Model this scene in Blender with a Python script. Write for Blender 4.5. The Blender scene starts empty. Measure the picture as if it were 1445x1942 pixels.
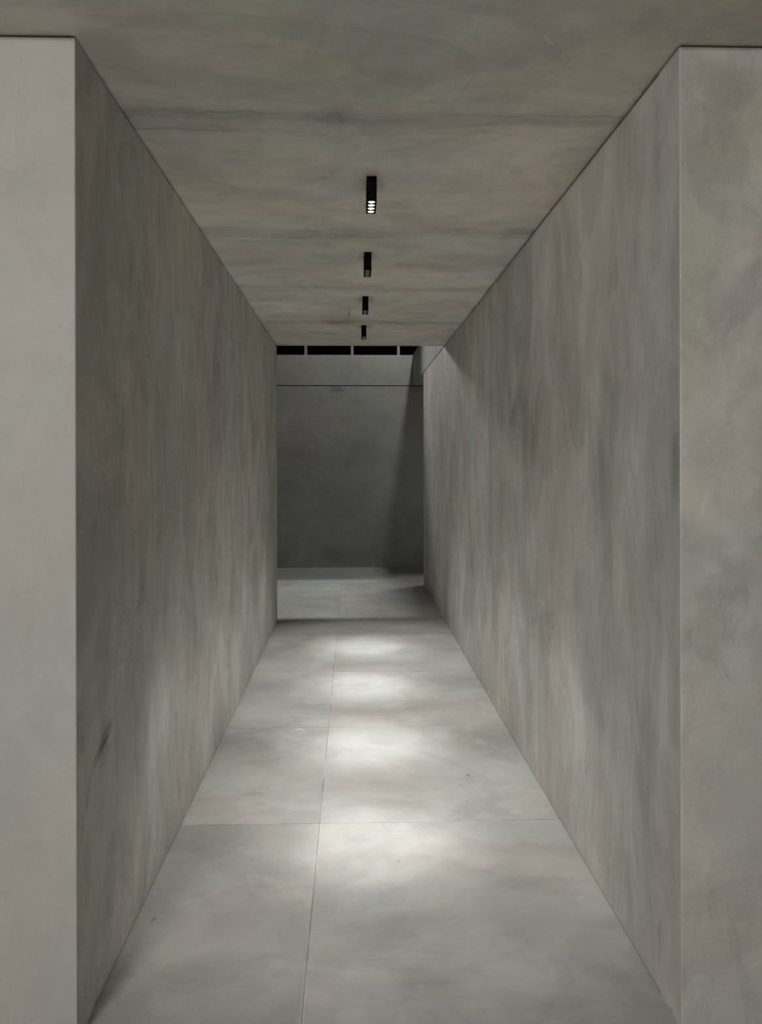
import bpy, bmesh, math, random
from mathutils import Vector, Matrix
PI = math.pi

# ------------------------------------------------------------------ camera
F, CX, CY, YAW, ROLL = 1423.0, 712.0, 877.0, 0.0303, -0.0022
cam = bpy.data.cameras.new('camera')
cam.sensor_fit = 'HORIZONTAL'; cam.sensor_width = 36
cam.lens = F / 1445 * 36
cam.shift_x = (722.5 - CX) / 1445; cam.shift_y = (CY - 971) / 1445
cam.clip_start = 0.05
co = bpy.data.objects.new('camera', cam)
bpy.context.scene.collection.objects.link(co)
co.matrix_world = (Matrix.Translation((0, 0, 1.6)) @ Matrix.Rotation(-YAW, 4, 'Z')
                   @ Matrix.Rotation(PI/2, 4, 'X') @ Matrix.Rotation(ROLL, 4, 'Z'))
bpy.context.scene.camera = co
sc = bpy.context.scene
C = sc.collection

# ------------------------------------------------------------------ world, exposure
w = bpy.data.worlds.new('hall_air'); sc.world = w; w.use_nodes = True
w.node_tree.nodes['Background'].inputs[0].default_value = (1, 1, .97, 1)
w.node_tree.nodes['Background'].inputs[1].default_value = 0.03
sc.view_settings.view_transform = 'Standard'; sc.view_settings.look = 'None'
sc.view_settings.gamma = 1; sc.view_settings.exposure = 0.0
sc.view_settings.use_curve_mapping = False
sc.cycles.max_bounces = 7; sc.cycles.diffuse_bounces = 6
sc.cycles.use_adaptive_sampling = True; sc.cycles.adaptive_threshold = 0.08; sc.cycles.adaptive_min_samples = 12
sc.cycles.use_denoising = True
sc.cycles.sample_clamp_indirect = 6

# ------------------------------------------------------------------ place dimensions (metres)
H = 2.776                    # ceiling underside and joint height of the bulkheads
XL, XR = -0.7615, 0.9235     # passage walls
Y0, YL, YR, YB = 2.09, 7.57, 9.76, 11.45   # wall fronts, end of ceiling/left wall, end of right wall, back wall
ZT = 3.24                    # top of the bulkheads
XJ, T1, DT = -0.150, 3.333, 1.207          # floor joints
GAP = 0.012

# ------------------------------------------------------------------ big lights of the hall
def aim(o, target):
    d = Vector(target) - o.location
    o.rotation_euler = d.to_track_quat('-Z', 'Y').to_euler()
def area(name, loc, target, sx, sy, power, col=(1, .985, .95), spread=180):
    l = bpy.data.lights.new(name, 'AREA'); l.shape = 'RECTANGLE'; l.size = sx; l.size_y = sy
    l.energy = power; l.color = col; l.spread = math.radians(spread)
    o = bpy.data.objects.new(name, l); C.objects.link(o); o.location = loc; aim(o, target); return o
def spot(name, loc, target, angle, blend, power, col=(1, .985, .95), radius=.04):
    l = bpy.data.lights.new(name, 'SPOT'); l.spot_size = math.radians(angle); l.spot_blend = blend
    l.energy = power; l.color = col; l.shadow_soft_size = radius
    o = bpy.data.objects.new(name, l); C.objects.link(o); o.location = loc; aim(o, target); return o
area('front_hall_light', (-1.7, -2.6, 2.80), (.1, 2.1, .9), 1.0, .05, 57, (1, .985, .96), 110)
area('far_room_downlight', (1.55, 7.42, 6.4), (1.55, 7.421, 0), 1.0, .16, 88, (.98, 1, .975), 100)
spot('far_room_wall_washer', (-1.6, 11.0, 3.95), (.95, 8.2, 2.45), 60, 1, 210, (1, .995, .975), .2)
spot('far_room_high_light', (1.25, 10.3, 5.4), (-.4, 11.45, 1.9), 80, .6, 200, (.98, 1, .975), .12)
spot('side_room_light', (2.2, 10.7, 2.6), (.75, 9.95, 0), 34, 1, 55, (1, 1, .97), .05)

# ------------------------------------------------------------------ node helper
class NT:
    def __init__(s, name):
        s.m = bpy.data.materials.new(name); s.m.use_nodes = True
        s.t = s.m.node_tree; s.b = s.t.nodes['Principled BSDF']
        s.pos = s.t.nodes.new('ShaderNodeTexCoord').outputs['Object']
    def link(s, a, b): s.t.links.new(a, b)
    def put(s, sock, v):
        if hasattr(v, 'links'): s.link(v, sock)
        else: sock.default_value = v
    def math(s, op, a, b=0.0, c=0.0, clamp=False):
        n = s.t.nodes.new('ShaderNodeMath'); n.operation = op; n.use_clamp = clamp
        for i, v in enumerate((a, b, c)): s.put(n.inputs[i], v)
        return n.outputs[0]
    def vmul(s, v, k):
        n = s.t.nodes.new('ShaderNodeVectorMath'); n.operation = 'MULTIPLY'
        s.put(n.inputs[0], v); s.put(n.inputs[1], k); return n.outputs[0]
    def vadd(s, v, k):
        n = s.t.nodes.new('ShaderNodeVectorMath'); n.operation = 'ADD'
        s.put(n.inputs[0], v); s.put(n.inputs[1], k); return n.outputs[0]
    def vlen(s, v):
        n = s.t.nodes.new('ShaderNodeVectorMath'); n.operation = 'LENGTH'
        s.put(n.inputs[0], v); return n.outputs['Value']
    def sep(s, v):
        n = s.t.nodes.new('ShaderNodeSeparateXYZ'); s.put(n.inputs[0], v); return n.outputs
    def comb(s, x, y, z):
        n = s.t.nodes.new('ShaderNodeCombineXYZ')
        for i, v in enumerate((x, y, z)): s.put(n.inputs[i], v)
        return n.outputs[0]
    def noise(s, v, scale, detail=4, rough=.55, dist=0):
        n = s.t.nodes.new('ShaderNodeTexNoise'); s.put(n.inputs['Vector'], v)
        n.inputs['Scale'].default_value = scale; n.inputs['Detail'].default_value = detail
        n.inputs['Roughness'].default_value = rough; n.inputs['Distortion'].default_value = dist
        return n.outputs
    def ramp(s, v, a, b, lo=0.0, hi=1.0, smooth=True):
        n = s.t.nodes.new('ShaderNodeMapRange'); n.interpolation_type = 'SMOOTHSTEP' if smooth else 'LINEAR'
        s.put(n.inputs[0], v)
        for i, q in enumerate((a, b, lo, hi)): n.inputs[i+1].default_value = q
        return n.outputs[0]
    def mix(s, f, a, b):
        n = s.t.nodes.new('ShaderNodeMix'); n.data_type = 'RGBA'
        s.put(n.inputs[0], f); s.put(n.inputs[6], a if hasattr(a, 'links') else (*a, 1) if len(a) == 3 else a)
        s.put(n.inputs[7], b if hasattr(b, 'links') else (*b, 1) if len(b) == 3 else b)
        return n.outputs[2]
    def scale(s, col, f):
        n = s.t.nodes.new('ShaderNodeVectorMath'); n.operation = 'SCALE'
        s.put(n.inputs[0], col); s.put(n.inputs['Scale'], f); return n.outputs[0]

def plaster(name, base, axes, warm=.6, amp=.16, streak=.12, rough=.62, blobs=(), marks=(), bands=None, seed=0, bump=.12, grain=.05, spec=.35, tiles=False):
    """trowelled cement: axes scales the large cloud (x,y,z), streak runs along the small axis"""
    n = NT(name)
    p = n.vadd(n.pos, (seed*3.17, seed*1.31, seed*2.23))
    if tiles:
        x, y, z = n.sep(n.pos)[:3]
        cx = n.math('FLOOR', n.math('DIVIDE', n.math('SUBTRACT', x, XJ), 1.207))
        cy = n.math('FLOOR', n.math('DIVIDE', n.math('SUBTRACT', y, T1), DT))
        cy = n.math('MAXIMUM', cy, -1.0)
        cell = n.comb(cx, cy, 0.0)
        p = n.vadd(n.pos, n.vmul(cell, (5.3, 7.7, 1)))
        wn = n.t.nodes.new('ShaderNodeTexWhiteNoise'); n.link(cell, wn.inputs['Vector'])
        tone = wn.outputs['Value']
    q = n.vmul(p, axes)
    big = n.noise(q, .9, 3, .6, .6)
    mid = n.noise(q, 2.6, 5, .62, .8)
    fine = n.noise(n.vmul(p, tuple(a*1.0 for a in axes)), 14, 3, .6, .3)
    st = n.noise(n.vmul(p, tuple(1.0 if a >= 1 else .3 for a in axes)), 7, 4, .65, .4)
    sp = n.noise(p, 95, 3, .7)
    # overlapping trowel passes with readable edges
    e1 = n.ramp(n.noise(n.vadd(q, (4, 7, 2)), 1.5, 5, .62, 1.4)[0], .455, .53, -1, 1)
    e2 = n.ramp(n.noise(n.vadd(q, (1, 3, 8)), 3.7, 5, .66, 1.0)[0], .45, .55, -1, 1)
    e3 = n.ramp(n.noise(n.vadd(n.vmul(p, tuple(1.6 if a >= 1 else .5 for a in axes)), (6, 1, 5)), 5.5, 4, .7, .6)[0], .56, .66, 0, 1)
    v = n.math('ADD', 1.0, n.math('MULTIPLY', n.math('SUBTRACT', big[0], .5), amp*2.2))
    v = n.math('ADD', v, n.math('MULTIPLY', n.math('SUBTRACT', mid[0], .5), amp*1.6))
    v = n.math('ADD', v, n.math('MULTIPLY', n.math('SUBTRACT', st[0], .5), streak*2.0))
    v = n.math('ADD', v, n.math('MULTIPLY', n.math('SUBTRACT', fine[0], .5), amp*.6))
    v = n.math('ADD', v, n.math('MULTIPLY', n.math('SUBTRACT', sp[0], .5), grain*2))
    v = n.math('ADD', v, n.math('MULTIPLY', e1, amp*.22))
    v = n.math('ADD', v, n.math('MULTIPLY', e2, amp*.16))
    v = n.math('SUBTRACT', v, n.math('MULTIPLY', e3, amp*.35))
    warp = n.scale(n.vadd(n.noise(n.vmul(p, axes), 3.2, 4, .6)[1], (-.5, -.5, -.5)), .55)
    for (c, r, a) in blobs:      # worn or smeared patch: centre, radii, darkening
        d = n.vmul(n.vadd(n.pos, tuple(-k for k in c)), tuple(1/k for k in r))
        d = n.vlen(n.vadd(d, n.scale(warp, 2.2)))
        v = n.math('ADD', v, n.ramp(d, .25, 1.25, a, 0))
    jit = n.scale(n.vadd(n.noise(n.pos, 38, 4, .7)[1], (-.5, -.5, -.5)), .02)
    for (c, e1_, e2_, a) in marks:      # scratch, gash or chip: centre, two in-plane axes, tone
        q_ = n.vadd(n.vadd(n.pos, tuple(-k for k in c)), jit)
        def dot(vv):
            d_ = n.t.nodes.new('ShaderNodeVectorMath'); d_.operation = 'DOT_PRODUCT'
            n.link(q_, d_.inputs[0]); d_.inputs[1].default_value = vv; return d_.outputs['Value']
        u_, w_ = dot(e1_), dot(e2_)
        d = n.math('ADD', n.math('MULTIPLY', u_, u_), n.math('MULTIPLY', w_, w_))
        v = n.math('ADD', v, n.ramp(d, .35, 1.3, a, 0))
    if bands: v = n.math('ADD', v, bands(n, p))
    if tiles:
        v = n.math('ADD', v, n.math('MULTIPLY', n.math('SUBTRACT', tone, .5), .10))
        dx = n.math('ABSOLUTE', n.math('SUBTRACT', n.math('FRACT', n.math('ADD', n.math('DIVIDE', n.math('SUBTRACT', x, XJ), 1.207), .5)), .5))
        dy = n.math('ABSOLUTE', n.math('SUBTRACT', n.math('FRACT', n.math('ADD', n.math('DIVIDE', n.math('SUBTRACT', y, T1), DT), .5)), .5))
        wear = n.noise(n.pos, 5.0, 4, .6)[0]
        jw = n.ramp(wear, .35, .65, .0012, .0026)
        jx = n.math('LESS_THAN', dx, n.math('MULTIPLY', jw, .8)); jy = n.math('LESS_THAN', dy, n.math('MULTIPLY', jw, 1.0))
        jy = n.math('MULTIPLY', jy, n.math('GREATER_THAN', y, 2.5))
        joint = n.math('MAXIMUM', jx, jy)
        v = n.math('MULTIPLY', v, n.math('SUBTRACT', 1.0, n.math('MULTIPLY', joint, .42)))
        # chalky chipped arris on the joint edges
        ex = n.math('LESS_THAN', dx, .0055); ey = n.math('LESS_THAN', dy, .0055)
        e = n.math('MULTIPLY', n.math('SUBTRACT', n.math('MAXIMUM', ex, ey), joint), n.ramp(n.noise(n.pos, 3.1, 5, .65)[0], .5, .6, 0, .14))
        v = n.math('ADD', v, e)
    hue = n.noise(n.vmul(p, axes), 1.25, 3, .55, .5)
    cool = tuple(b*(1 + warm*k) for b, k in zip(base, (-.05, .008, .004)))
    wrm = tuple(b*(1 + warm*k) for b, k in zip(base, (.055, -.006, -.055)))
    col = n.mix(n.ramp(hue[0], .38, .62), cool, wrm)
    hue2 = n.noise(n.vadd(n.vmul(p, axes), (9, 4, 2)), 2.1, 3, .5, .3)
    col = n.mix(n.ramp(hue2[0], .5, .68, 0, .6), col, tuple(b*(1 + warm*k) for b, k in zip(base, (-.04, .01, -.13))))
    col = n.scale(col, v)
    n.link(col, n.b.inputs['Base Color'])
    n.b.inputs['Specular IOR Level'].default_value = spec
    rr = n.math('ADD', rough, n.math('MULTIPLY', n.math('SUBTRACT', mid[0], .5), .25))
    n.link(rr, n.b.inputs['Roughness'])
    bp = n.t.nodes.new('ShaderNodeBump'); bp.inputs['Strength'].default_value = bump; bp.inputs['Distance'].default_value = .004
    hgt = n.math('ADD', n.math('MULTIPLY', sp[0], .35), n.math('MULTIPLY', st[0], 1.2))
    if tiles: hgt = n.math('SUBTRACT', hgt, n.math('MULTIPLY', joint, .8))
    n.link(hgt, bp.inputs['Height']); n.link(bp.outputs[0], n.b.inputs['Normal'])
    return n.m

def plain(name, col, rough=.5, metal=0, emit=None, strength=0, spec=.5):
    n = NT(name); n.b.inputs['Specular IOR Level'].default_value = spec; nz = n.noise(n.pos, 60, 2)
    n.link(n.scale(n.comb(*col), n.ramp(nz[0], .2, .8, .93, 1.07)), n.b.inputs['Base Color'])
    n.b.inputs['Roughness'].default_value = rough; n.b.inputs['Metallic'].default_value = metal
    if emit: n.b.inputs['Emission Color'].default_value = (*emit, 1); n.b.inputs['Emission Strength'].default_value = strength
    return n.m

def ceiling_bands(n, p):
    # smeared trowel lines across the passage where the ceiling panels meet
    x, y, z = n.sep(n.pos)[:3]
    wob = n.math('MULTIPLY', n.math('SUBTRACT', n.noise(n.vmul(n.pos, (1.2, .5, 1)), 1.6, 4, .6)[0], .5), .22)
    yy = n.math('ADD', y, wob)
    tot = 0.0
    f = n.math('SUBTRACT', n.math('FRACT', n.math('DIVIDE', n.math('SUBTRACT', yy, 1.98), 1.24)), .5)   # 0 at joints 2.60, 3.84, 5.08, 6.32
    d = n.math('ABSOLUTE', f)
    br = n.ramp(n.noise(n.vmul(n.pos, (.7, 3.5, 1)), 2.2, 5, .65)[0], .35, .62, .25, 1)
    t1 = n.math('MULTIPLY', n.ramp(d, .0, .10, -.24, 0), br)
    t2 = n.math('MULTIPLY', n.ramp(n.math('ABSOLUTE', n.math('SUBTRACT', f, .055)), .0, .012, -.18, 0), br)
    t3 = n.math('MULTIPLY', n.ramp(n.math('ABSOLUTE', n.math('ADD', f, .05)), .0, .010, -.2, 0), n.ramp(n.noise(n.vmul(n.pos, (.7, 2, 1)), 2.9, 4, .6)[0], .42, .6, 0, 1))
    return n.math('ADD', n.math('ADD', t1, t2), t3)

# worn and smeared patches on each surface: centre, radii, lighter (+) or darker (-)
B_RIGHT = [((0.92, 4.07, 1.85), (9.0, 0.585, 0.23), -0.14), ((0.92, 3.21, 2.02), (9.0, 0.2, 0.159), -0.12), ((0.92, 3.43, 1.2), (9.0, 0.292, 0.291), -0.12), ((0.92, 2.76, 1.55), (9.0, 0.149, 0.177), -0.13), ((0.92, 2.12, 1.59), (9.0, 0.063, 0.106), -0.22), ((0.92, 5.55, 0.88), (9.0, 0.429, 0.236), -0.1), ((0.92, 7.89, 1.47), (9.0, 0.575, 0.835), -0.12), ((0.92, 3.09, 1.85), (9.0, 0.134, 0.131), -0.08), ((0.92, 4.49, 1.27), (9.0, 0.391, 0.286), -0.07), ((0.92, 5.93, 1.13), (9.0, 1.115, 0.586), 0.13), ((0.92, 2.5, 1.63), (9.0, 0.146, 0.195), 0.09), ((0.92, 3.34, 0.53), (9.0, 0.439, 0.261), 0.12), ((0.92, 3.95, 0.64), (9.0, 0.427, 0.168), 0.1), ((0.92, 2.83, 0.51), (9.0, 0.251, 0.141), 0.08), ((0.92, 2.6, 0.91), (9.0, 0.158, 0.148), -0.07), ((0.92, 3.02, 2.28), (9.0, 0.213, 0.171), 0.07), ((0.92, 2.23, 2.51), (9.0, 0.085, 0.285), -0.08), ((0.92, 2.55, 0.2), (9.0, 0.112, 0.109), -0.1)]
B_LEFT = [((-0.76, 4.76, 1.19), (9.0, 0.74, 0.432), 0.14), ((-0.76, 2.95, 0.61), (9.0, 0.239, 0.185), 0.12), ((-0.76, 4.55, 0.42), (9.0, 0.575, 0.222), 0.1), ((-0.76, 2.5, 1.74), (9.0, 0.124, 0.191), -0.1), ((-0.76, 3.27, 1.14), (9.0, 0.343, 0.25), 0.08), ((-0.76, 2.77, 1.27), (9.0, 0.105, 0.212), -0.09), ((-0.76, 2.33, 0.74), (9.0, 0.064, 0.089), -0.22), ((-0.76, 2.17, 0.45), (9.0, 0.042, 0.135), -0.16), ((-0.76, 5.76, 1.51), (9.0, 0.366, 0.242), 0.07), ((-0.76, 4.06, 2.05), (9.0, 0.379, 0.17), -0.07), ((-0.76, 2.28, 0.96), (9.0, 0.104, 0.063), 0.06), ((-0.76, 2.29, 2.11), (9.0, 0.119, 0.176), -0.06), ((-0.76, 3.78, 1.54), (9.0, 0.182, 0.158), -0.08)]
B_CEIL = [((0.62, 2.79, 2.78), (0.257, 0.235, 9.0), 0.11), ((-0.11, 3.3, 2.78), (0.139, 0.163, 9.0), 0.07), ((-0.69, 2.26, 2.78), (0.094, 0.152, 9.0), -0.1), ((0.31, 2.58, 2.78), (0.109, 0.08, 9.0), -0.09), ((-0.05, 2.51, 2.78), (0.053, 0.094, 9.0), -0.09), ((0.89, 3.04, 2.78), (0.129, 0.338, 9.0), -0.06), ((-0.08, 6.27, 2.78), (0.176, 0.282, 9.0), -0.14), ((-0.29, 2.19, 2.78), (0.245, 0.143, 9.0), 0.05), ((-0.39, 2.54, 2.78), (0.355, 0.054, 9.0), -0.08), ((0.34, 2.09, 2.78), (0.207, 0.105, 9.0), 0.05), ((-0.59, 4.98, 2.78), (0.209, 0.207, 9.0), 0.06), ((0.51, 3.73, 2.78), (0.316, 0.1, 9.0), -0.08), ((-0.69, 2.92, 2.78), (0.061, 0.203, 9.0), -0.06), ((0.15, 2.3, 2.78), (0.146, 0.095, 9.0), -0.05)]
B_FLOOR = [((0.35, 3.1, 0.0), (0.283, 0.191, 9.0), 0.06), ((0.61, 2.56, 0.0), (0.199, 0.145, 9.0), -0.09), ((0.13, 2.58, 0.0), (0.127, 0.088, 9.0), -0.07), ((0.24, 2.33, 0.0), (0.214, 0.096, 9.0), -0.07), ((-0.4, 2.38, 0.0), (0.166, 0.124, 9.0), -0.07), ((-0.49, 2.78, 0.0), (0.117, 0.085, 9.0), 0.05), ((0.68, 2.25, 0.0), (0.159, 0.09, 9.0), 0.04), ((0.08, 3.71, 0.0), (0.287, 0.133, 9.0), -0.07), ((0.74, 3.75, 0.0), (0.159, 0.187, 9.0), 0.04), ((0.45, 4.9, 0.0), (0.414, 0.191, 9.0), -0.05), ((-0.59, 4.94, 0.0), (0.208, 0.214, 9.0), -0.06), ((-0.63, 2.66, 0.0), (0.074, 0.077, 9.0), -0.06), ((0.87, 2.74, 0.0), (0.097, 0.167, 9.0), 0.06), ((-0.64, 6.13, 0.0), (0.258, 0.198, 9.0), -0.05), ((-0.1, 2.95, 0.0), (0.062, 0.269, 9.0), 0.04)]
B_PIER = [((-0.88, 2.09, 2.15), (0.086, 9.0, 0.174), 0.02), ((-0.91, 2.09, 2.35), (0.071, 9.0, 0.087), -0.05), ((-0.88, 2.09, 1.86), (0.086, 9.0, 0.058), -0.05), ((1.06, 2.09, 2.01), (0.076, 9.0, 0.089), -0.11), ((1.01, 2.09, 1.19), (0.076, 9.0, 0.089), -0.05), ((1.0, 2.09, 1.59), (0.06, 9.0, 0.089), -0.07), ((1.01, 2.09, 1.38), (0.076, 9.0, 0.104), 0.1), ((1.06, 2.09, 2.61), (0.091, 9.0, 0.179), -0.04), ((1.09, 2.09, 2.22), (0.061, 9.0, 0.089), 0.06), ((0.98, 2.09, 0.37), (0.045, 9.0, 0.179), 0.05), ((1.12, 2.09, 1.56), (0.045, 9.0, 0.119), 0.05), ((1.01, 2.09, 1.03), (0.045, 9.0, 0.074), -0.06)]
B_BACK = [((0.25, 11.45, 1.17), (0.402, 9.0, 0.483), 0.06), ((-0.87, 11.45, 1.42), (0.24, 9.0, 0.802), -0.07), ((-0.23, 11.45, 0.21), (0.241, 9.0, 0.161), -0.09), ((0.09, 11.45, 1.74), (0.402, 9.0, 0.241), -0.05), ((-0.23, 11.45, 2.69), (0.145, 9.0, 0.048), -0.12), ((0.25, 11.45, 2.54), (0.644, 9.0, 0.322), 0.05)]
# scratches, gashes and chips: centre, along-axis, across-axis, tone
M_LEFT = [((-0.762, 2.31, 0.75), (0.0, -8.1, -3.62), (0.0, 17.0, -38.0), -0.32), ((-0.761, 2.317, 0.744), (0.0, -19.9, -3.53), (0.0, 17.5, -98.5), -0.2), ((-0.761, 2.181, 0.651), (0.0, -7.42, -16.77), (0.0, 76.2, -33.7), -0.22), ((-0.761, 2.371, 0.736), (0.0, -36.18, -15.86), (0.0, 66.9, -152.7), 0.2), ((-0.761, 2.136, 0.57), (0.0, -8.36, -22.99), (0.0, 117.5, -42.7), -0.2), ((-0.762, 2.13, 0.235), (-0.0, -38.61, -25.18), (0.0, 136.6, -209.4), -0.3), ((-0.761, 3.943, -0.072), (0.0, -19.27, 0.77), (0.0, -10.0, -249.8), -0.2), ((-0.761, 4.804, -0.712), (0.0, 17.69, -1.83), (-0.0, 17.1, 165.8), 0.25), ((-0.761, 3.142, 0.662), (0.0, 7.15, 11.36), (0.0, -70.5, 44.4), 0.14), ((-0.761, 3.398, 0.459), (0.0, 2.02, 6.86), (0.0, -95.9, 28.3), 0.08), ((-0.761, 3.748, 1.836), (0.0, 14.61, -14.19), (-0.0, 69.7, 71.7), -0.12), ((-0.761, 3.31, 1.508), (0.0, -9.03, -25.21), (0.0, 67.2, -24.1), -0.12), ((-0.761, 4.64, 1.511), (0.0, -0.31, -23.57), (0.0, 50.0, -0.7), -0.15), ((-0.761, 5.023, 1.495), (0.0, -0.4, -27.52), (0.0, 50.0, -0.7), -0.13), ((-0.761, 3.288, 1.217), (0.0, -0.33, -34.59), (0.0, 83.3, -0.8), -0.1), ((-0.761, 3.688, 1.439), (0.0, 16.41, -12.19), (-0.0, 99.3, 133.8), 0.12)]
M_RIGHT = [((0.923, 2.51, 0.983), (0.0, -19.07, -19.86), (0.0, 288.6, -277.0), 0.3), ((0.923, 2.542, 0.972), (0.0, -36.84, -14.66), (0.0, 184.9, -464.6), 0.2), ((0.923, 4.116, 0.949), (0.0, -8.35, 0.48), (0.0, -14.3, -249.6), 0.15), ((0.923, 4.881, 0.823), (0.0, -7.0, 0.75), (0.0, -13.4, -124.3), 0.12), ((0.923, 2.986, 1.186), (-0.0, -11.85, 0.41), (0.0, -11.5, -333.1), 0.12), ((0.923, 3.458, 0.834), (0.0, -19.43, 3.23), (0.0, -20.5, -123.3), -0.15), ((0.923, 6.65, 2.36), (0.0, -3.29, -5.03), (0.0, 27.9, -18.2), 0.12), ((0.923, 2.165, -0.001), (-0.0, -38.89, 18.51), (0.0, -71.6, -150.5), -0.4), ((0.923, 4.146, 0.385), (0.0, -2.03, 4.99), (0.0, -77.2, -31.4), 0.12), ((0.923, 3.281, 0.604), (0.0, -13.04, -3.4), (0.0, 12.6, -48.4), 0.1), ((0.923, 2.762, 2.005), (0.0, -6.97, -7.98), (0.0, 75.3, -65.8), 0.05)]
M_CEIL = [((-0.379, 2.198, 2.776), (71.28, 52.89, 0.0), (-149.0, 200.8, 0.0), 0.3), ((-0.051, 2.525, 2.776), (8.93, 26.45, 0.0), (-236.8, 80.0, 0.0), -0.18), ((-0.036, 2.589, 2.776), (3.76, 29.49, 0.0), (-330.7, 42.1, 0.0), -0.15), ((0.33, 2.492, 2.776), (41.75, 21.82, 0.0), (-115.8, 221.6, 0.0), -0.18), ((0.551, 2.081, 2.776), (17.29, 22.08, 0.0), (-131.2, 102.7, 0.0), 0.15), ((-0.487, 2.524, 2.776), (6.28, 0.68, 0.0), (-18.0, 165.7, 0.0), -0.1), ((-0.565, 2.441, 2.776), (6.82, -0.01, 0.0), (0.2, 166.7, -0.0), -0.08), ((-0.468, 4.011, 2.776), (2.9, 0.23, 0.0), (-3.9, 49.8, 0.0), -0.09), ((0.517, 2.598, 2.776), (4.14, -0.39, 0.0), (11.8, 124.4, -0.0), -0.07), ((-0.255, 6.836, 2.776), (5.9, 2.69, 0.0), (-8.3, 18.2, 0.0), -0.12), ((-0.575, 3.167, 2.776), (12.96, 10.36, 0.0), (-62.5, 78.1, 0.0), -0.08), ((0.934, 2.255, 2.776), (40.56, 15.33, 0.0), (-70.7, 187.1, 0.0), 0.08)]
M_FLOOR = [((0.183, 3.007, 0.0), (64.84, -140.57, 0.0), (227.0, 104.7, -0.0), -0.6), ((0.587, 3.821, 0.0), (3.38, -62.44, 0.0), (166.4, 9.0, -0.0), -0.4), ((-0.702, 2.651, 0.0), (29.16, 50.0, -0.0), (-123.4, 72.0, 0.0), -0.35), ((-0.311, 4.51, 0.0), (18.26, -19.05, 0.0), (60.2, 57.7, -0.0), 0.25), ((-0.345, 4.515, -0.0), (39.28, 21.66, -0.0), (-48.3, 87.6, 0.0), 0.2), ((-0.542, 4.426, 0.0), (18.16, 6.32, 0.0), (-32.9, 94.4, 0.0), 0.1), ((0.837, 2.733, -0.0), (37.83, -68.44, 0.0), (87.5, 48.4, -0.0), 0.2), ((0.495, 3.333, 0.0), (2.33, -0.05, 0.0), (3.9, 166.6, -0.0), 0.12), ((-0.768, 5.303, 0.0), (10.17, 16.19, 0.0), (-42.3, 26.6, 0.0), 0.15), ((0.91, 6.474, 0.0), (-5.34, -20.11, 0.0), (48.3, -12.8, 0.0), 0.25), ((0.729, 4.26, 0.0), (10.71, -17.45, 0.0), (28.4, 17.4, -0.0), 0.12), ((0.787, 3.983, 0.0), (9.77, -16.66, -0.0), (43.1, 25.3, -0.0), 0.1), ((0.746, 3.41, 0.0), (13.48, -19.41, 0.0), (41.1, 28.5, -0.0), 0.1), ((-0.326, 2.932, 0.0), (63.8, -168.16, 0.0), (311.7, 118.3, -0.0), -0.3), ((0.75, 2.344, 0.0), (4.89, 3.52, -0.0), (-58.4, 81.2, 0.0), -0.04), ((-0.151, 3.918, 0.0), (-0.17, -7.29, 0.0), (166.6, -3.9, 0.0), 0.15), ((-0.15, 3.248, 0.0), (-0.17, -10.44, 0.0), (142.8, -2.4, 0.0), 0.12)]
M_PIER = [((1.051, 2.09, 1.012), (11.96, 0.0, -23.8), (-111.7, 0.0, -56.1), -0.1), ((1.0, 2.09, 1.943), (41.17, 0.0, -20.21), (-44.1, 0.0, -89.8), 0.1), ((1.136, 2.09, 0.178), (38.86, 0.0, 18.99), (109.8, 0.0, -224.6), 0.12), ((0.991, 2.09, 1.482), (-4.68, 0.0, -22.79), (-98.0, 0.0, 20.1), 0.08), ((0.967, 2.09, 0.812), (40.72, 0.0, -20.66), (-45.2, 0.0, -89.2), 0.06)]
M_BACK = [((-0.25, 11.45, 2.719), (7.8, 0.0, -1.24), (-3.1, 0.0, -19.8), -0.2)]
WALL = (.56, .546, .518)
m_left = plaster('grey_trowelled_wall_left', tuple(1.03*k for k in WALL), (1, 1, .5), seed=1, amp=.29, streak=.18, blobs=B_LEFT, marks=M_LEFT)
m_right = plaster('grey_trowelled_wall_right', tuple(.92*k for k in WALL), (1, 1, .5), seed=2, amp=.29, streak=.18, blobs=B_RIGHT, marks=M_RIGHT)
m_pier_l = plaster('pale_trowelled_front_left', (.44, .428, .40), (1, 1, .8), seed=3, amp=.10, blobs=B_PIER, marks=M_PIER, streak=.02, grain=.05, bump=.1)
m_pier_r = plaster('warm_trowelled_front_right', (.48, .452, .415), (1, 1, .8), seed=4, amp=.26, blobs=B_PIER, marks=M_PIER, streak=.02, grain=.10, bump=.2)
m_back = plaster('dark_grey_back_wall', (.38, .38, .36), (.8, 1, .8), seed=5, amp=.16, streak=.02, blobs=B_BACK, marks=M_BACK)
m_band = plaster('grey_bulkhead', (.40, .395, .375), (1, .6, .6), seed=6, amp=.10, streak=.05)
m_ceil = plaster('grey_trowelled_ceiling', (.835, .788, .745), (.75, 1, 1), seed=7, amp=.20, streak=.06, blobs=B_CEIL, marks=M_CEIL, bands=ceiling_bands)
m_floor = plaster('large_grey_floor_slabs', (.44, .434, .418), (.8, 1, 1), seed=8, amp=.20, warm=.5, blobs=B_FLOOR, marks=M_FLOOR, streak=.02, rough=.5, tiles=True, grain=.035, bump=.08, spec=.4)
m_dark = plain('dark_shadow_gap', (.006, .006, .006), .9, spec=.05)
m_black = plain('black_powder_coat', (.003, .003, .003), .8, spec=.06)
m_chrome = plain('bright_reflector', (.75, .75, .75), .18, 1)
m_lit = plain('lit_lens', (.9, .9, .9), .3, 0, (1, .99, .96), 3)
m_led = plain('recessed_diode', (.8, .8, .75), .3, 0, (1, .98, .93), 1.5)
m_steel = plain('grey_upright', (.30, .30, .28), .6)
m_shade_panel = plain('shade_panel_black', (.01, .01, .011), .95)  # only for the added panel that shades the far floor

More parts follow.
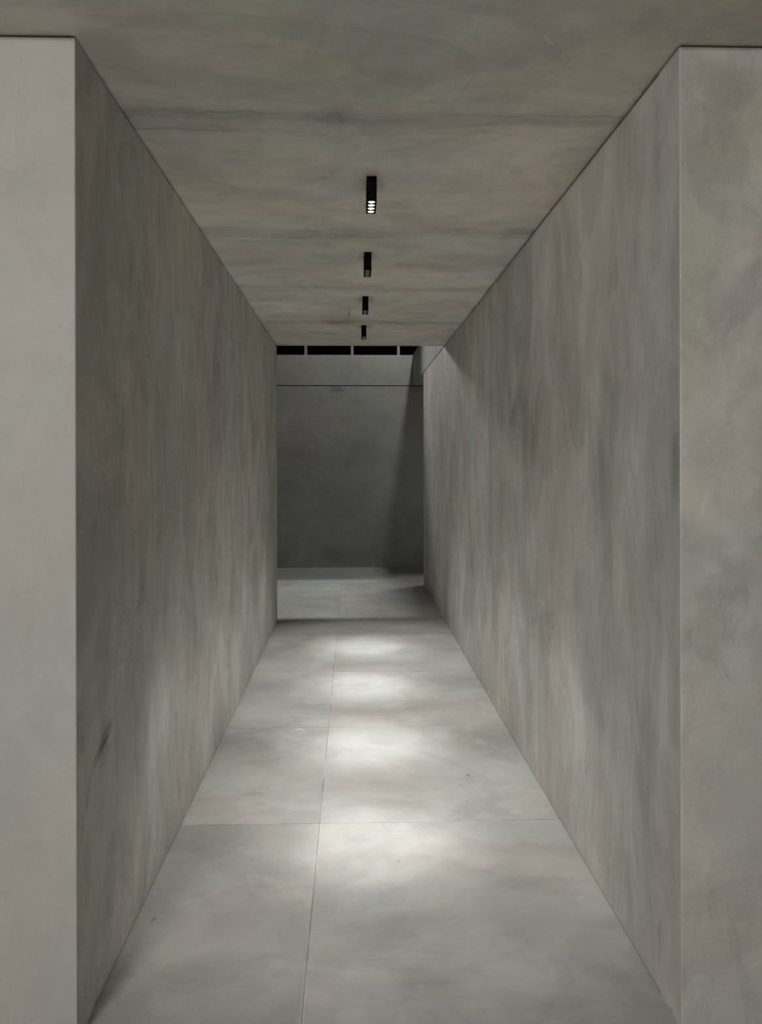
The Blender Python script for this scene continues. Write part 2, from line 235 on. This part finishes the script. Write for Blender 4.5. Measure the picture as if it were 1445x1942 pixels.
# ------------------------------------------------------------------ mesh helpers
def box_bm(bm, x0, x1, y0, y1, z0, z1, mi=0):
    vs = [bm.verts.new((x, y, z)) for z in (z0, z1) for x, y in ((x0, y0), (x1, y0), (x1, y1), (x0, y1))]
    fs = []
    for idx in ((3, 2, 1, 0), (4, 5, 6, 7), (0, 1, 5, 4), (1, 2, 6, 5), (2, 3, 7, 6), (3, 0, 4, 7)):
        f = bm.faces.new([vs[i] for i in idx]); f.material_index = mi; fs.append(f)
    return fs   # bottom, top, front(-y), right(+x), back(+y), left(-x)
def obj(name, bm, mats, parent=None, bevel=0, smooth=False):
    me = bpy.data.meshes.new(name); bm.to_mesh(me); bm.free()
    for m in (mats if isinstance(mats, (list, tuple)) else [mats]): me.materials.append(m)
    o = bpy.data.objects.new(name, me); C.objects.link(o)
    if parent: o.parent = parent
    if smooth:
        for p in me.polygons: p.use_smooth = True
    if bevel:
        b = o.modifiers.new('edge', 'BEVEL'); b.width = bevel; b.segments = 2; b.limit_method = 'ANGLE'
    return o
def struct(name, boxes, mats, bevel=0, face_mats=None, parent=None, label=None, arris=None):
    bm = bmesh.new()
    for k, b in enumerate(boxes):
        fs = box_bm(bm, *b)
        if face_mats:
            for i, mi in face_mats.get(k, {}).items(): fs[i].material_index = mi
    if arris:      # soften the one vertical front corner
        es = [e for e in bm.edges if all(abs(v.co.x - arris) < 1e-5 and abs(v.co.y - Y0) < 1e-5 for v in e.verts)]
        bmesh.ops.bevel(bm, geom=es, offset=.004, segments=2, affect='EDGES', profile=.5)
    o = obj(name, bm, mats, parent, bevel)
    if parent is None: o['kind'] = 'structure'
    if label: o['label'] = label
    return o

# ------------------------------------------------------------------ the setting
WT = .14
struct('floor', [(-4.5, 4.5, -5, YB + .2, -.1, 0)], m_floor, label='large grey cement floor slabs of the passage')
struct('ceiling', [(-4.5, 4.5, .9, YL, H, ZT)], m_ceil, label='grey trowelled ceiling slab over the passage')
zt = H - GAP; zp = H - .005
struct('wall_left', [(XL - .30, XL, Y0 + WT, YL, .007, zt)], m_left, label='dark grey trowelled wall along the left of the passage')
struct('wall_right', [(XR, XR + .30, Y0 + WT, YR, .005, zt)], m_right, label='grey trowelled wall along the right of the passage')
struct('wall_front_left', [(-4.5, XL, Y0, Y0 + WT, 0, zp)], [m_pier_l, m_left], 0, {0: {3: 1}}, arris=XL, label='pale front face left of the passage')
struct('wall_front_right', [(XR, 4.5, Y0, Y0 + WT, 0, zp)], [m_pier_r, m_right], 0, {0: {5: 1}}, arris=XR, label='brownish grey front face right of the passage')
struct('wall_back', [(-4.5, 4.5, YB, YB + .15, 0, zt)], m_back, .001, label='dark grey wall closing the far end')
struct('trim_1', [(-4.5, 4.5, YB + .0, YB + .15, H, ZT)], m_band, .002, label='upper band above the back wall')
struct('trim_2', [(XR, XR + .35, YL + .001, YB - .001, H, ZT)], m_band, .002, label='lintel band running above the right wall')
# recessed dark strips inside the shadow gaps
struct('trim_3', [(XL - .28, XL - .012, Y0 + WT, YL - .012, zt, H)], m_dark, label='dark shadow gap above the left wall')
struct('trim_4', [(XR + .012, XR + .28, Y0 + WT, YR - .012, zt, H)], m_dark, label='dark shadow gap above the right wall')
struct('trim_5', [(-4.5, 4.5, YB + .012, YB + .14, zt, H)], m_dark, label='dark joint across the back wall')
struct('trim_6', [(-4.5, XL - .012, Y0 + .012, Y0 + .12, zp, H), (XR + .012, 4.5, Y0 + .012, Y0 + .12, zp, H)], m_dark, label='dark joint above the front faces')
struct('base_gap_left', [(XL - .28, XL - .008, Y0 + WT, YL - .012, 0, .007)], m_dark, label='dark joint under the left wall')  # black strip sunk in the base gap, standing in for its shade
struct('base_gap_right', [(XR + .008, XR + .28, Y0 + WT, YR - .012, 0, .005)], m_dark, label='dark joint under the right wall')  # same black gap shade under the right wall
# panel added out of view in the far room to shade its floor
struct('shade_panel', [(-3.5, 3.5, 8.73, 8.80, 3.45, 5.2)], m_shade_panel, label='unseen dark panel added to shade the far floor')
# clerestory strip above the back wall: uprights and dark glass
bm = bmesh.new(); box_bm(bm, -3.4, 3.4, YB + .10, YB + .106, ZT, 3.85)
g = NT('dark_glass'); g.b.inputs['Base Color'].default_value = (.001, .001, .0012, 1); g.b.inputs['Roughness'].default_value = .12
g.b.inputs['Specular IOR Level'].default_value = .04
win = obj('window_1', bm, g.m); win['kind'] = 'structure'; win['label'] = 'dark glazed strip above the back wall'
for k in range(-5, 5):
    bm = bmesh.new(); x = -.005 + k*.71; box_bm(bm, x - .021, x + .021, YB + .04, YB + .10, ZT, 3.85)
    obj('mullion', bm, m_steel, win, .003)
bm = bmesh.new(); box_bm(bm, -3.4, 3.4, YB + .04, YB + .11, 3.85, 3.91); obj('head_rail', bm, m_steel, win, .003)

# ------------------------------------------------------------------ ceiling spotlights
LW, LL, LH, PITCH, RC = .041, .164, .100, .040, .0152
def housing_bm():
    bm = bmesh.new()
    fs = box_bm(bm, -LW/2, LW/2, 0, LL, -LH, 0)
    bm.faces.remove(fs[0])
    # face plate pierced by four round openings
    for k in range(4):
        cy = LL/2 + (k - 1.5)*PITCH; hy = PITCH/2; N = 32
        y0 = 0 if k == 0 else cy - hy; y1 = LL if k == 3 else cy + hy
        ring, sq = [], []
        for i in range(N):
            a = 2*PI*i/N; c, s_ = math.cos(a), math.sin(a)
            ring.append(bm.verts.new((RC*c, cy + RC*s_, -LH)))
            q = 1/max(abs(c), abs(s_)); ex = c*q*LW/2; ey = s_*q
            ey = cy + ey*((y1 - cy) if ey > 0 else (cy - y0))
            sq.append(bm.verts.new((ex, ey, -LH)))
        for i in range(N):
            j = (i + 1) % N
            bm.faces.new((ring[i], ring[j], sq[j], sq[i]))
    return bm
def cup_bm(cy, depth, r1):
    bm = bmesh.new(); N = 32; rings = []
    for t in range(5):
        u = t/4; r = RC + (r1 - RC)*(u**1.6); z = -LH + depth*u
        rings.append([bm.verts.new((r*math.cos(2*PI*i/N), cy + r*math.sin(2*PI*i/N), z)) for i in range(N)])
    for a, b in zip(rings, rings[1:]):
        for i in range(N): bm.faces.new((a[i], a[(i+1) % N], b[(i+1) % N], b[i]))
    return bm
def lens_bm(cy, z, r, dome):
    bm = bmesh.new(); N = 24; top = bm.verts.new((0, cy, z - dome)); prev = None
    for t in (1, 2, 3):
        rr = r*t/3; zz = z - dome*(1 - (t/3)**2)
        ring = [bm.verts.new((rr*math.cos(2*PI*i/N), cy + rr*math.sin(2*PI*i/N), zz)) for i in range(N)]
        for i in range(N):
            j = (i+1) % N
            if prev: bm.faces.new((prev[i], prev[j], ring[j], ring[i]))
            else: bm.faces.new((top, ring[j], ring[i]))
        prev = ring
    return bm
def make_spotlight(name, lit):
    t = bpy.data.objects.new(name, None); C.objects.link(t); t.empty_display_size = .1
    obj('housing', housing_bm(), m_black, t)
    for k in range(4):
        cy = LL/2 + (k - 1.5)*PITCH
        d, r1 = (.002, .0140) if lit else (.016, .009)
        obj('reflector', cup_bm(cy, d, r1), m_chrome, t, smooth=True)
        l = obj('lens', lens_bm(cy, -LH + d, r1, .002), m_lit if lit else m_led, t, smooth=True)
        if lit: l['label'] = 'glowing white lens'
    return t
def lamp_light(t):
    for nm, ang, bl, pw, rad in (('lamp_beam', 17, 1.0, 150, .02), ('lamp_flood', 27, 1.0, 115, .03), ('lamp_spill', 56, .7, 106, .02)):
        l = bpy.data.lights.new(nm, 'SPOT'); l.spot_size = math.radians(ang); l.spot_blend = bl; l.energy = pw
        l.color = (1, .992, .968); l.shadow_soft_size = rad
        o = bpy.data.objects.new(nm, l); C.objects.link(o); o.parent = t; o.location = (0, LL/2, -LH - .025)
def copy_tree(o, parent=None):
    c = o.copy(); C.objects.link(c); c.parent = parent
    for ch in o.children: copy_tree(ch, c)
    return c
labels = ['nearest black box spotlight on the ceiling, its four lenses glowing white',
          'second nearest small black box spotlight on the ceiling, lenses not glowing',
          'third black box spotlight along the ceiling, second from the far end',
          'farthest and smallest-looking black box spotlight, just before the ceiling ends']
far = None
for k in range(4):
    if k == 0: t = make_spotlight('ceiling_spotlight', True)
    elif k == 1: t = far = make_spotlight('ceiling_spotlight', False)
    else: t = copy_tree(far)
    t.location = (.0805 + .006*k, 3.0814 + 1.1125*k, H)
    t['label'] = labels[k]; t['category'] = 'ceiling light'; t['group'] = 'black spotlights in a row along the ceiling'
for t in [o for o in list(C.objects) if o.type == 'EMPTY']: lamp_light(t)
